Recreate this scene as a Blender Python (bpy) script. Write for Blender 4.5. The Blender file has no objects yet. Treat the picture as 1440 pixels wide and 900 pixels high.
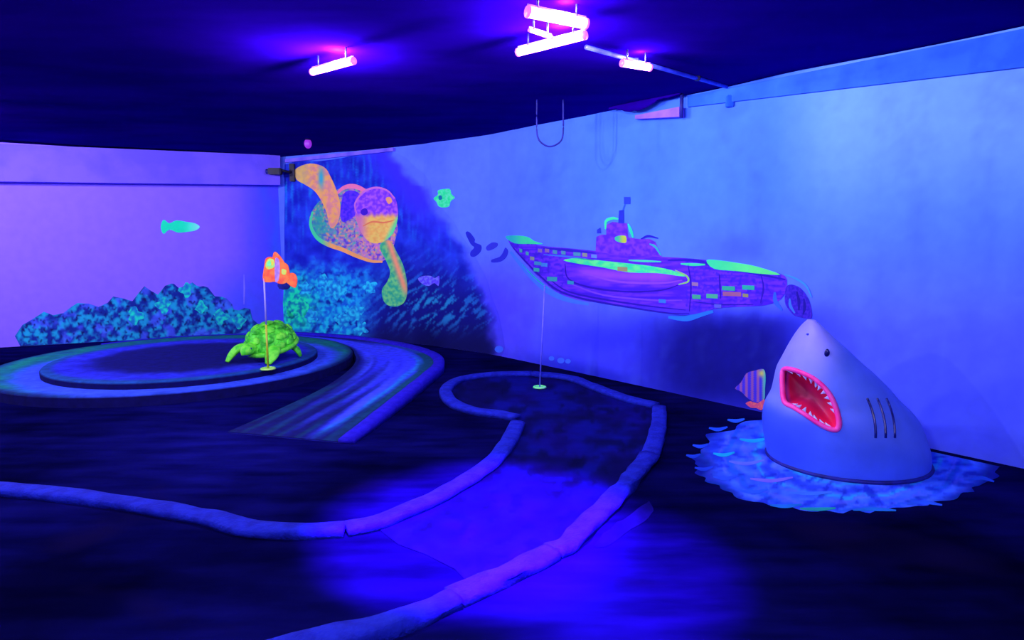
import bpy, bmesh, math, random
from mathutils import Vector, Matrix, noise
from mathutils.geometry import delaunay_2d_cdt
from mathutils.bvhtree import BVHTree
random.seed(7)

# ------------------------------------------------------------------ camera
scene = bpy.context.scene
COL = scene.collection
F = 900.0                      # focal length in photo pixels (1440 x 900)
CAM_H = 1.5
PITCH = math.atan(110.0 / F)
cam_data = bpy.data.cameras.new('camera')
cam_data.sensor_width = 36.0
cam_data.lens = 36.0 * F / 1440.0
cam_data.clip_end = 100
cam = bpy.data.objects.new('camera', cam_data)
cam.location = (0, 0, CAM_H)
cam.rotation_euler = (math.pi / 2 - PITCH, 0, 0)
COL.objects.link(cam)
scene.camera = cam

# ------------------------------------------------------------------ world, exposure
w = bpy.data.worlds.new('world'); scene.world = w; w.use_nodes = True
w.node_tree.nodes['Background'].inputs[0].default_value = (0.02, 0.02, 0.12, 1)
w.node_tree.nodes['Background'].inputs[1].default_value = 0.3
vs = scene.view_settings
vs.view_transform = 'Standard'; vs.look = 'None'; vs.gamma = 1.0
vs.exposure = 0.08; vs.use_curve_mapping = False

CEIL = 2.87
ROOM_LIGHT = (0.72, 0.66, 1.0)     # colour of the black-light bars on the room
BAR_WATTS = 190.0
SPOT_COL = (0.27, 0.0, 1.0)

# ------------------------------------------------------------------ pixel helpers
CP, SP = math.cos(PITCH), math.sin(PITCH)
def ray(px, py):
    x = (px - 720.0) / F; z = -(py - 450.0) / F
    return Vector((x, CP + SP * z, -SP + CP * z))
def onz(px, py, z=0.0):
    r = ray(px, py); t = (z - CAM_H) / r.z
    return Vector((r.x * t, r.y * t, z))
def ondepth(px, py, d):
    r = ray(px, py); t = d / r.y
    return Vector((r.x * t, d, CAM_H + r.z * t))
def proj(p):
    x, y, z = p[0], p[1], p[2] - CAM_H
    d = CP * y - SP * z; u = SP * y + CP * z
    d = max(d, 0.05)
    return 720 + F * x / d, 450 - F * u / d

def lin1(c):
    c = max(0.0, min(1.0, c / 255.0))
    return c / 12.92 if c <= 0.04045 else ((c + 0.055) / 1.055) ** 2.4
def C(r, g, b, k=0.86):
    return tuple(min(0.93, lin1(v) * k / t) for v, t in zip((r, g, b), (0.80, 0.76, 1.0))) + (1.0,)
def mix(a, b, t):
    t = max(0.0, min(1.0, t))
    return tuple(x + (y - x) * t for x, y in zip(a, b))
def sm(a, b, x):
    t = max(0.0, min(1.0, (x - a) / (b - a))); return t * t * (3 - 2 * t)
def nz(x, y, z=0.0): return noise.noise(Vector((x, y, z)))
def fbm(x, y, s=0.0, o=4):
    return noise.fractal(Vector((x, y, s)), 1.0, 2.0, o)

# ------------------------------------------------------------------ object helpers
def link(name, me, mat=None, parent=None):
    o = bpy.data.objects.new(name, me)
    COL.objects.link(o)
    if mat is not None and me is not None: me.materials.append(mat)
    if parent is not None: o.parent = parent
    return o
def empty(name, loc=(0, 0, 0), rz=0.0):
    o = bpy.data.objects.new(name, None); COL.objects.link(o)
    o.location = loc; o.rotation_euler = (0, 0, rz); o.empty_display_size = 0.1
    return o
def tag(o, label, cat, group=None):
    o['label'] = label; o['category'] = cat
    if group: o['group'] = group
    return o
def structure(o, label=None):
    o['kind'] = 'structure'
    if label: o['label'] = label
    return o
def mesh(name, vs_, fs, cols=None, smooth=False):
    me = bpy.data.meshes.new(name)
    me.from_pydata([tuple(v) for v in vs_], [], fs)
    if cols:
        a = me.color_attributes.new('Paint', 'FLOAT_COLOR', 'POINT')
        flat = []
        for c in cols: flat.extend(c)
        a.data.foreach_set('color', flat)
    if smooth:
        me.polygons.foreach_set('use_smooth', [True] * len(me.polygons))
    me.update()
    return me
def fixn(me):
    bm = bmesh.new(); bm.from_mesh(me)
    bmesh.ops.recalc_face_normals(bm, faces=bm.faces)
    bm.to_mesh(me); bm.free(); return me
def box(name, lo, hi, mat, parent=None, bev=0.0, rot=None):
    bm = bmesh.new(); bmesh.ops.create_cube(bm, size=1)
    lo, hi = Vector(lo), Vector(hi)
    for v in bm.verts:
        v.co = Vector(((v.co[i] + 0.5) * (hi[i] - lo[i]) + lo[i]) for i in range(3))
    if bev > 0: bmesh.ops.bevel(bm, geom=bm.edges[:], offset=bev, segments=2, affect='EDGES')
    if rot is not None: bmesh.ops.transform(bm, matrix=rot, verts=bm.verts)
    me = bpy.data.meshes.new(name); bm.to_mesh(me); bm.free()
    return link(name, me, mat, parent)
def catmull(pts, n=8, closed=False):
    pts = [Vector(p) for p in pts]; out = []; L = len(pts)
    rng = range(L) if closed else range(L - 1)
    for i in rng:
        p1, p2 = pts[i], pts[(i + 1) % L]
        p0 = pts[i - 1] if (closed or i > 0) else p1 * 2 - p2
        p3 = pts[(i + 2) % L] if (closed or i + 2 < L) else p2 * 2 - p1
        for k in range(n):
            t = k / n
            out.append(0.5 * ((2 * p1) + (p2 - p0) * t + (2 * p0 - 5 * p1 + 4 * p2 - p3) * t * t + (3 * p1 - p0 - 3 * p2 + p3) * t ** 3))
    if not closed: out.append(pts[-1])
    return out
def sweep(path, prof, name, mat, parent=None, rough=0.0, seed=0.0, up=Vector((0, 0, 1)), smooth=True, nsc=6.0, closed=False):
    """sweep a closed profile [(sideways, up)] along a path"""
    vs_, fs = [], []; n = len(path); m = len(prof)
    for i, p in enumerate(path):
        a = path[max(i - 1, 0)]; b = path[min(i + 1, n - 1)]
        if closed: a = path[i - 1]; b = path[(i + 1) % n]
        t = (b - a).normalized(); s = t.cross(up).normalized(); u = s.cross(t)
        for j, (ps, pu) in enumerate(prof):
            k = 1.0
            q = p + s * ps + u * pu
            if rough: 
                q += s * rough * nz(q.x * nsc, q.y * nsc, seed + j * 0.9) + u * (rough * 0.7 * nz(q.x * nsc, q.y * nsc, seed + 9 + j * 0.5) if pu > 0.005 else 0)
            vs_.append(q)
    cnt = n if closed else n - 1
    for i in range(cnt):
        for j in range(m):
            a = i * m + j; b = i * m + (j + 1) % m
            c = ((i + 1) % n) * m + (j + 1) % m; d = ((i + 1) % n) * m + j
            fs.append((a, b, c, d))
    if not closed:
        fs.append(tuple(range(m))); fs.append(tuple((n - 1) * m + j for j in reversed(range(m))))
    me = fixn(mesh(name, vs_, fs, None, smooth))
    return link(name, me, mat, parent)
def circ(r, n=10): return [(r * math.cos(2 * math.pi * i / n), r * math.sin(2 * math.pi * i / n)) for i in range(n)]
def tube(path, r, name, mat, parent=None, n=10):
    path = [Vector(p) for p in path]
    d = (path[-1] - path[0])
    up = Vector((0, 0, 1)) if abs(d.normalized().z) < 0.9 or len(path) > 2 and abs(d.z) < 0.5 * sum((path[i+1]-path[i]).length for i in range(len(path)-1)) else Vector((0, 1, 0))
    return sweep(path, circ(r, n), name, mat, parent, up=up)
def loft(pts, rad, name, mat, parent=None, n=16, up=Vector((0, 0, 1)), sub=4):
    """rounded body along pts with elliptical sections rad=(side, up)"""
    pts = catmull(pts, sub); R = catmull([Vector((a, b, 0)) for a, b in rad], sub)
    vs_, fs = [], []
    for i, p in enumerate(pts):
        a = pts[max(i - 1, 0)]; b = pts[min(i + 1, len(pts) - 1)]
        t = (b - a).normalized(); s = t.cross(up).normalized(); u = s.cross(t)
        for j in range(n):
            q = 2 * math.pi * j / n
            vs_.append(p + s * R[i].x * math.cos(q) + u * R[i].y * math.sin(q))
    for i in range(len(pts) - 1):
        for j in range(n):
            fs.append((i * n + j, i * n + (j + 1) % n, (i + 1) * n + (j + 1) % n, (i + 1) * n + j))
    fs.append(tuple(range(n))); k = (len(pts) - 1) * n
    fs.append(tuple(k + j for j in reversed(range(n))))
    return link(name, fixn(mesh(name, vs_, fs, None, True)), mat, parent)
def ellipsoid(c, r, name, mat, parent=None, seg=20, rings=12, rot=None, zmin=None):
    bm = bmesh.new(); bmesh.ops.create_uvsphere(bm, u_segments=seg, v_segments=rings, radius=1)
    for v in bm.verts:
        if zmin is not None and v.co.z < zmin: v.co.z = zmin
        v.co = Vector((v.co.x * r[0], v.co.y * r[1], v.co.z * r[2]))
    if rot is not None: bmesh.ops.transform(bm, matrix=rot, verts=bm.verts)
    for v in bm.verts: v.co += Vector(c)
    for f in bm.faces: f.smooth = True
    me = bpy.data.meshes.new(name); bm.to_mesh(me); bm.free()
    return link(name, me, mat, parent)

# ------------------------------------------------------------------ materials
def new_mat(name):
    m = bpy.data.materials.new(name); m.use_nodes = True
    nt = m.node_tree; b = nt.nodes['Principled BSDF']
    return m, nt, b
def bump(nt, b, scale, strength, dist=0.01, detail=4):
    tc = nt.nodes.new('ShaderNodeTexCoord'); n = nt.nodes.new('ShaderNodeTexNoise'); bp = nt.nodes.new('ShaderNodeBump')
    n.inputs['Scale'].default_value = scale; n.inputs['Detail'].default_value = detail
    bp.inputs['Strength'].default_value = strength; bp.inputs['Distance'].default_value = dist
    nt.links.new(tc.outputs['Object'], n.inputs['Vector']); nt.links.new(n.outputs['Fac'], bp.inputs['Height'])
    nt.links.new(bp.outputs['Normal'], b.inputs['Normal'])
def paint_mat(name, rough=0.85, spec=0.15, bscale=30, bstr=0.10, var=0.05, vscale=9):
    """paint whose colour is stored on the mesh, with fine brush variation"""
    m, nt, b = new_mat(name)
    at = nt.nodes.new('ShaderNodeAttribute'); at.attribute_name = 'Paint'
    tc = nt.nodes.new('ShaderNodeTexCoord'); n = nt.nodes.new('ShaderNodeTexNoise')
    n.inputs['Scale'].default_value = vscale; n.inputs['Detail'].default_value = 5
    mr = nt.nodes.new('ShaderNodeMapRange')
    mr.inputs[1].default_value = 0.3; mr.inputs[2].default_value = 0.7
    mr.inputs[3].default_value = 1 - var; mr.inputs[4].default_value = 1 + var
    mx = nt.nodes.new('ShaderNodeVectorMath'); mx.operation = 'SCALE'
    nt.links.new(tc.outputs['Object'], n.inputs['Vector']); nt.links.new(n.outputs['Fac'], mr.inputs[0])
    nt.links.new(at.outputs['Color'], mx.inputs[0]); nt.links.new(mr.outputs[0], mx.inputs['Scale'])
    nt.links.new(mx.outputs[0], b.inputs['Base Color'])
    b.inputs['Roughness'].default_value = rough; b.inputs['Specular IOR Level'].default_value = spec
    bump(nt, b, bscale, bstr, 0.004)
    return m
def noise_mat(name, c1, c2, scale=8, rough=0.7, spec=0.3, lo=0.4, hi=0.6, stretch=(1, 1, 1), bscale=40, bstr=0.2, bdist=0.006, detail=5, metal=0.0):
    m, nt, b = new_mat(name)
    tc = nt.nodes.new('ShaderNodeTexCoord'); mp = nt.nodes.new('ShaderNodeMapping'); n = nt.nodes.new('ShaderNodeTexNoise')
    mp.inputs['Scale'].default_value = stretch
    n.inputs['Scale'].default_value = scale; n.inputs['Detail'].default_value = detail
    cr = nt.nodes.new('ShaderNodeValToRGB')
    cr.color_ramp.elements[0].position = lo; cr.color_ramp.elements[0].color = c1
    cr.color_ramp.elements[1].position = hi; cr.color_ramp.elements[1].color = c2
    nt.links.new(tc.outputs['Object'], mp.inputs[0]); nt.links.new(mp.outputs[0], n.inputs['Vector'])
    nt.links.new(n.outputs['Fac'], cr.inputs[0]); nt.links.new(cr.outputs[0], b.inputs['Base Color'])
    b.inputs['Roughness'].default_value = rough; b.inputs['Specular IOR Level'].default_value = spec
    b.inputs['Metallic'].default_value = metal
    bump(nt, b, bscale, bstr, bdist)
    return m
def emit_mat(name, col, strength):
    m, nt, b = new_mat(name)
    b.inputs['Base Color'].default_value = (col[0] * .3, col[1] * .3, col[2] * .3, 1)
    b.inputs['Emission Color'].default_value = (*col, 1); b.inputs['Emission Strength'].default_value = strength
    n = nt.nodes.new('ShaderNodeTexNoise'); n.inputs['Scale'].default_value = 20
    return m

M_PAINT = paint_mat('mural_paint')
M_FLOORPAINT = paint_mat('floor_paint', rough=0.8, spec=0.02, vscale=6, var=0.2)
M_CARPET = paint_mat('lane_carpet', rough=0.9, spec=0.1, bscale=220, bstr=0.35, var=0.25, vscale=14)
M_SHARK = paint_mat('shark_fibreglass_paint', rough=0.5, spec=0.3, bscale=14, bstr=0.25, var=0.08, vscale=7)
M_CURB = noise_mat('curb_blue_felt', C(16, 24, 146), C(22, 34, 168), 14, 0.9, 0.1, bscale=60, bstr=0.7, bdist=0.01)
M_CURB2 = noise_mat('lane_border_violet_felt', C(28, 16, 168), C(34, 22, 186), 14, 0.9, 0.1, bscale=60, bstr=0.5, bdist=0.008)
M_BLACK = noise_mat('black_plastic', C(8, 8, 40), C(14, 12, 60), 10, 0.5, 0.3)
M_CABLE = noise_mat('dark_blue_rubber', C(14, 16, 110), C(22, 26, 140), 10, 0.6, 0.3)
M_CONDUIT = noise_mat('blue_painted_steel_conduit', C(40, 40, 220), C(60, 70, 235), 12, 0.5, 0.4)
M_HOUSING = noise_mat('white_powder_coat', C(150, 120, 235), C(165, 130, 245), 12, 0.5, 0.4)
M_LED = emit_mat('black_light_tube_glow', (0.42, 0.09, 1.0), 55.0)
M_LEDPINK = emit_mat('black_light_diffuser_glow', (0.75, 0.12, 1.0), 1.5)
M_SMALLLED = emit_mat('small_violet_lamp_glow', (0.40, 0.03, 0.85), 0.55)
M_GREEN = noise_mat('fluorescent_green_paint', C(40, 165, 30), C(92, 240, 56), 16, 0.6, 0.25, 0.38, 0.6, bscale=22, bstr=0.5)
M_GREEN2 = noise_mat('fluorescent_lime_paint', C(62, 205, 40), C(118, 250, 60), 18, 0.6, 0.25, 0.36, 0.6, bscale=26, bstr=0.5)
M_CUP = noise_mat('fluorescent_cup_plastic', C(95, 235, 130), C(130, 255, 160), 10, 0.4, 0.4)
M_CUPY = noise_mat('yellow_green_cup_plastic', C(150, 225, 90), C(180, 240, 110), 10, 0.4, 0.4)
M_POLEY = noise_mat('yellow_fibreglass', C(160, 165, 26), C(178, 180, 40), 10, 0.4, 0.4)
M_POLEW = noise_mat('pale_fibreglass', C(150, 140, 225), C(165, 155, 215), 10, 0.4, 0.4)
M_POLEB = noise_mat('lavender_fibreglass', C(80, 80, 245), C(95, 92, 250), 10, 0.4, 0.4)
M_HOLE = noise_mat('cup_inside_dark', C(4, 4, 40), C(8, 8, 60), 10, 0.8, 0.1)
M_ORANGE = noise_mat('fluorescent_orange_fabric', C(232, 84, 62), C(250, 120, 60), 18, 0.7, 0.2)
M_STRIPE = noise_mat('lilac_fabric_stripe', C(150, 110, 215), C(180, 140, 225), 18, 0.7, 0.2)
M_YELL = noise_mat('yellow_green_fabric_patch', C(220, 200, 60), C(150, 220, 110), 30, 0.7, 0.2)
M_DARKEYE = noise_mat('dark_blue_gloss', C(10, 12, 90), C(20, 24, 130), 10, 0.25, 0.5)
M_TOOTH = noise_mat('white_tooth_paint', C(160, 165, 255), C(190, 195, 255), 20, 0.4, 0.4)
M_RIM = noise_mat('hot_pink_gum_paint', C(250, 35, 150), C(255, 70, 175), 14, 0.5, 0.3)
M_PANEL = noise_mat('lilac_painted_board', C(120, 80, 240), C(140, 95, 245), 6, 0.6, 0.2)
M_TRIM = noise_mat('blue_painted_trim', C(24, 84, 214), C(34, 96, 226), 5, 0.7, 0.2)
M_CORNICE = noise_mat('lavender_cornice', C(105, 85, 245), C(125, 100, 250), 5, 0.7, 0.2)

# floor: dark navy painted concrete, streaky
def floor_material():
    m, nt, b = new_mat('navy_painted_concrete')
    tc = nt.nodes.new('ShaderNodeTexCoord')
    def nse(scale, stretch, detail=6):
        mp = nt.nodes.new('ShaderNodeMapping'); mp.inputs['Scale'].default_value = stretch
        n = nt.nodes.new('ShaderNodeTexNoise'); n.inputs['Scale'].default_value = scale; n.inputs['Detail'].default_value = detail
        nt.links.new(tc.outputs['Object'], mp.inputs[0]); nt.links.new(mp.outputs[0], n.inputs['Vector']); return n
    n1 = nse(0.55, (1, 1, 1)); n2 = nse(3.2, (0.5, 2.2, 1)); n3 = nse(0.8, (1, 1.3, 1), 3)
    n3.inputs['Distortion'].default_value = 0.4
    r1 = nt.nodes.new('ShaderNodeValToRGB')
    r1.color_ramp.elements[0].position = 0.36; r1.color_ramp.elements[0].color = (0.0007, 0.0006, 0.013, 1)
    r1.color_ramp.elements[1].position = 0.66; r1.color_ramp.elements[1].color = (0.0036, 0.0036, 0.085, 1)
    r2 = nt.nodes.new('ShaderNodeValToRGB')
    r2.color_ramp.elements[0].position = 0.3; r2.color_ramp.elements[0].color = (0.55, 0.55, 0.55, 1)
    r2.color_ramp.elements[1].position = 0.7; r2.color_ramp.elements[1].color = (1.5, 1.5, 1.35, 1)
    mx = nt.nodes.new('ShaderNodeMix'); mx.data_type = 'RGBA'; mx.blend_type = 'MULTIPLY'; mx.inputs[0].default_value = 1
    r3 = nt.nodes.new('ShaderNodeValToRGB')
    r3.color_ramp.elements[0].position = 0.6; r3.color_ramp.elements[0].color = (0, 0, 0, 1)
    r3.color_ramp.elements[1].position = 0.72; r3.color_ramp.elements[1].color = (1, 1, 1, 1)
    mx2 = nt.nodes.new('ShaderNodeMix'); mx2.data_type = 'RGBA'
    nt.links.new(n1.outputs['Fac'], r1.inputs[0]); nt.links.new(n2.outputs['Fac'], r2.inputs[0]); nt.links.new(n3.outputs['Fac'], r3.inputs[0])
    nt.links.new(r1.outputs[0], mx.inputs[6]); nt.links.new(r2.outputs[0], mx.inputs[7])
    nt.links.new(r3.outputs[0], mx2.inputs[0]); nt.links.new(mx.outputs[2], mx2.inputs[6])
    mx2.inputs[7].default_value = (0.004, 0.0026, 0.026, 1)
    nt.links.new(mx2.outputs[2], b.inputs['Base Color'])
    b.inputs['Roughness'].default_value = 0.62; b.inputs['Specular IOR Level'].default_value = 0.0
    bump(nt, b, 14, 0.25, 0.01)
    return m
M_FLOOR = floor_material()
M_CEIL = noise_mat('dark_blue_ceiling_sheet', (0.007, 0.0002, 0.135, 1), (0.012, 0.0003, 0.20, 1), 0.9, 0.9, 0.0, 0.35, 0.65, (1, 2.2, 1), bscale=3, bstr=0.15, bdist=0.03)
M_REAR = noise_mat('deep_blue_wall_paint', C(60, 60, 215), C(75, 80, 230), 2, 0.85, 0.1)
M_LANESIDE = noise_mat('navy_painted_plywood', C(12, 14, 110), C(20, 22, 135), 8, 0.8, 0.15)

# ------------------------------------------------------------------ structure: wall line on the floor
BASE_PX = [(400, 466), (490, 474), (600, 485), (690, 498), (800, 521), (930, 549), (1060, 577), (1180, 603)]
WB = [onz(*p) for p in BASE_PX]
d_ = (WB[-1] - WB[-3]).normalized()
t_ = (-2.6 - WB[-1].y) / d_.y
WB.append(WB[-1] + d_ * t_)                       # the wall runs on past the photo to the rear
LB = [onz(259, 474), WB[0]]
d_ = (LB[0] - LB[1]).normalized()
LEFT_X = -9.6
LB.insert(0, LB[0] + d_ * ((LEFT_X - LB[0].x) / d_.x))
WALL_TOP = 2.98

def hit(poly, px, py, off=0.0):
    """point where the ray of a photo pixel meets a vertical wall standing on poly"""
    r = ray(px, py); best = None
    for i in range(len(poly) - 1):
        a, b = poly[i], poly[i + 1]; e = b - a
        den = r.x * e.y - r.y * e.x
        if abs(den) < 1e-9: continue
        t = (a.x * e.y - a.y * e.x) / den
        s = ((r.x * t - a.x) * e.x + (r.y * t - a.y) * e.y) / e.length_squared
        if i == 0: s = max(s, 0.0) if s > -0.6 else s
        if i == len(poly) - 2 and s > 1: s = min(s, 1.0)
        if -1e-6 <= s <= 1 + 1e-6 and t > 0:
            n = Vector((e.y, -e.x, 0)).normalized()
            if n.dot(Vector((r.x, r.y, 0))) > 0: n = -n
            p = Vector((r.x * t, r.y * t, CAM_H + r.z * t)) + n * off
            if best is None or t < best[0]: best = (t, p)
    return best[1] if best else None
def on_wall(px, py, off=0.0): return hit(WB, px, py, off)
def on_left(px, py, off=0.0): return hit(LB, px, py, off)

# mural background colours (paint) in photo coordinates
def ocean(px, py):
    c = (84, 112, 255)
    c = mix(c, (62, 112, 250), sm(600, 900, px) * sm(470, 250, py))
    c = mix(c, (100, 150, 255), sm(1070, 1190, px) * sm(420, 150, py))
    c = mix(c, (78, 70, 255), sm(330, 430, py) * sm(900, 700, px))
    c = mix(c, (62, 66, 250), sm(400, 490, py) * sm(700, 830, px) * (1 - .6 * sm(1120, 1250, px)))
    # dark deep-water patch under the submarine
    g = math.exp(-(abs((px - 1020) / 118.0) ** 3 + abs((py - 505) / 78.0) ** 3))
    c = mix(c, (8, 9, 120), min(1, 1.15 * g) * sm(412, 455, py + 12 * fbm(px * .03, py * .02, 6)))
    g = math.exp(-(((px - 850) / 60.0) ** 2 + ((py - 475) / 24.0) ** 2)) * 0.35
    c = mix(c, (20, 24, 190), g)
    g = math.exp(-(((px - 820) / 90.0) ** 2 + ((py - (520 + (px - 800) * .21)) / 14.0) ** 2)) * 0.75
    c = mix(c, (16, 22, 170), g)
    g = math.exp(-(((px - 1035) / 40.0) ** 2 + ((py - 350) / 22.0) ** 2)) * 0.55
    c = mix(c, (50, 70, 250), g)
    g = math.exp(-(((px - 1165) / 30.0) ** 2 + ((py - 480) / 40.0) ** 2)) * 0.8
    c = mix(c, (66, 80, 255), g)
    n = fbm(px * 0.022, py * 0.006, 3.1) * 0.5 + fbm(px * .05, py * .05, 8) * .3
    return mix(c, (40, 60, 235), max(0, n) * 0.35) if n > 0 else mix(c, (100, 150, 255), -n * 0.3)
def left_paint(px, py):
    c = (124, 92, 255)
    c = mix(c, (84, 72, 252), sm(300, 390, px))
    c = mix(c, (66, 76, 250), sm(350, 440, py) * sm(260, 350, px))
    n = fbm(px * 0.05, py * 0.012, 5.1)
    c = mix(c, (60, 62, 240), sm(330, 395, px) * .7)
    if px > 335: c = mix(c, (40, 90, 235), max(0, n) * 0.9 * sm(335, 395, px))
    return c

def wall_grid(name, poly, colfn, mat, step=0.045, normal_off=0.0):
    cols, vs_, fs = [], [], []; us = []
    for i in range(len(poly) - 1):
        n = max(1, int((poly[i + 1] - poly[i]).length / step))
        for k in range(n): us.append(poly[i].lerp(poly[i + 1], k / n))
    us.append(poly[-1]); nzv = int(WALL_TOP / step) + 1
    for p in us:
        for k in range(nzv):
            q = Vector((p.x, p.y, WALL_TOP * k / (nzv - 1)))
            vs_.append(q)
            if q.y > 1.0: px, py = proj(q)
            else: px, py = 1700, 300
            cols.append(C(*colfn(max(-300, min(1700, px)), max(-200, min(900, py)))))
    for i in range(len(us) - 1):
        for k in range(nzv - 1):
            a = i * nzv + k; fs.append((a, a + nzv, a + nzv + 1, a + 1))
    # thickness behind: back sheet
    return link(name, mesh(name, vs_, fs, cols), mat)

# floor
bm = bmesh.new(); bmesh.ops.create_grid(bm, x_segments=40, y_segments=32, size=0.5)
for v in bm.verts: v.co = Vector((v.co.x * 19 - 0.2, v.co.y * 15.5 + 5.0, 0))
me = bpy.data.meshes.new('floor'); bm.to_mesh(me); bm.free()
floor = structure(link('floor', me, M_FLOOR), 'dark navy painted concrete floor of the golf room')

# ceiling: sagging dark sheeting
bm = bmesh.new(); bmesh.ops.create_grid(bm, x_segments=150, y_segments=120, size=0.5)
for v in bm.verts:
    x, y = v.co.x * 19 - 0.2, v.co.y * 15.5 + 5.0
    z = CEIL + 0.014 * fbm(x * 0.35, y * 0.8, 2.0) + 0.003 * nz(x * 0.8, y * 5, 7)
    v.co = Vector((x, y, z))
for f in bm.faces: f.smooth = True
bmesh.ops.reverse_faces(bm, faces=bm.faces)
me = bpy.data.meshes.new('ceiling'); bm.to_mesh(me); bm.free()
ceiling = structure(link('ceiling', me, M_CEIL), 'dark blue sagging ceiling sheeting')

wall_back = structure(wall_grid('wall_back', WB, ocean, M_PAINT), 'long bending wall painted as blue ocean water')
wall_left = structure(wall_grid('wall_left', LB, left_paint, M_PAINT), 'violet painted wall with soffit behind the round mound')
def plain_wall(name, a, b, label):
    a, b = Vector(a), Vector(b)
    return structure(link(name, mesh(name, [(a.x, a.y, 0), (b.x, b.y, 0), (b.x, b.y, WALL_TOP), (a.x, a.y, WALL_TOP)], [(0, 1, 2, 3)]), M_REAR), label)
plain_wall('wall_side', (LB[0].x, -2.6), (LB[0].x, LB[0].y), 'deep blue side wall at far left')
plain_wall('wall_rear', (LB[0].x, -2.6), (WB[-1].x, -2.6), 'deep blue wall behind the viewer')

# soffit on the left wall
def wall_strip(name, poly, x0, x1, ytop, ybot, mat, off0, off1, label, parent=None, n=14):
    """a board fixed to a wall: px range x0..x1, tops/bottoms given as functions of px"""
    vs_, fs = [], []
    f = (lambda px, py, o: hit(poly, px, py, o))
    for i in range(n + 1):
        px = x0 + (x1 - x0) * i / n
        for (py, o) in ((ytop(px), off0), (ytop(px), off1), (ybot(px), off1), (ybot(px), off0)):
            p = f(px, py, 0.0); q = f(px, py, o)
            vs_.append(Vector((q.x, q.y, p.z)))
    for i in range(n):
        for j in range(4):
            fs.append((i * 4 + j, i * 4 + (j + 1) % 4, (i + 1) * 4 + (j + 1) % 4, (i + 1) * 4 + j))
    fs.append((0, 1, 2, 3)); k = n * 4; fs.append((k + 3, k + 2, k + 1, k))
    return structure(link(name, fixn(mesh(name, vs_, fs)), mat, parent), label)
M_SOFFIT = noise_mat('violet_soffit_paint', C(92, 74, 235), C(108, 84, 250), 2, 0.8, 0.1)
wall_strip('trim_1', LB, -30, 392, lambda x: 205 + x * .04, lambda x: 260 + (x - 259) * .012, M_SOFFIT, 0.0, 0.22, 'violet boxed soffit along the top of the left wall')
wall_strip('trim_2', WB, 404, 556, lambda x: 224 - (x - 404) * .105, lambda x: 229 - (x - 404) * .105, M_CORNICE, 0.0, 0.05, 'thin lavender cornice strip above the painted turtle')
wall_strip('trim_3', WB, 970, 1560, lambda x: 136 - (x - 970) * .20, lambda x: 151 - (x - 970) * .118, M_TRIM, 0.0, 0.035, 'dark blue board along the wall top above the submarine')

# ------------------------------------------------------------------ flat painting tool
def inside(poly, x, y):
    c = False; j = len(poly) - 1
    for i in range(len(poly)):
        xi, yi = poly[i]; xj, yj = poly[j]
        if (yi > y) != (yj > y) and x < (xj - xi) * (y - yi) / (yj - yi) + xi: c = not c
        j = i
    return c
def smooth_poly(pts, n=4):
    return [(p.x, p.y) for p in catmull([Vector((x, y, 0)) for x, y in pts], n, True)]
def painted(name, poly, colfn, parent, place, off=0.004, step=3.0, smooth=4, mat=None, label=None, rag=0.0):
    if smooth: poly = smooth_poly(poly, smooth)
    if rag:
        poly = [(x + rag * nz(x * .13, y * .13, 1.7), y + rag * nz(x * .13, y * .13, 5.3)) for x, y in poly]
    vs_ = [Vector(p) for p in poly]; n = len(vs_)
    ed = [(i, (i + 1) % n) for i in range(n)]
    x0 = min(p[0] for p in poly); x1 = max(p[0] for p in poly); y0 = min(p[1] for p in poly); y1 = max(p[1] for p in poly)
    y = y0 + step * .5; row = 0
    while y < y1:
        x = x0 + step * (.5 if row % 2 else .25)
        while x < x1:
            if inside(poly, x, y): vs_.append(Vector((x, y)))
            x += step
        y += step * .9; row += 1
    v2, _, f2, *_r = delaunay_2d_cdt(vs_, ed, [], 1, 1e-4)
    fn = colfn if callable(colfn) else (lambda a, b: colfn)
    pts = [place(v.x, v.y, off) for v in v2]
    for p in pts: p.z = max(p.z, .0015)
    cols = [C(*fn(v.x, v.y)) for v in v2]
    me = mesh(name, pts, [tuple(reversed(f)) for f in f2], cols)
    # face the room
    if len(me.polygons):
        nrm = sum((p.normal * p.area for p in me.polygons), Vector()); c = sum(pts, Vector()) / len(pts)
        if nrm.dot(Vector((0, 0, CAM_H)) - c) < 0: me.flip_normals()
    o = link(name, me, mat or M_PAINT, parent)
    if label: o['label'] = label
    return o
def stroke(pts, wd):
    """outline polygon of a brush stroke"""
    P = catmull([Vector((x, y, 0)) for x, y in pts], 5); L, R = [], []
    for i, p in enumerate(P):
        t = (P[min(i + 1, len(P) - 1)] - P[max(i - 1, 0)]).normalized(); s = Vector((-t.y, t.x, 0))
        k = i / (len(P) - 1); h = wd * .5 * (0.35 + 0.65 * math.sin(math.pi * min(1, max(0, k * .92 + .04))))
        L.append((p + s * h)[:2]); R.append((p - s * h)[:2])
    return L + R[::-1]

exec_order = None
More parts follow.
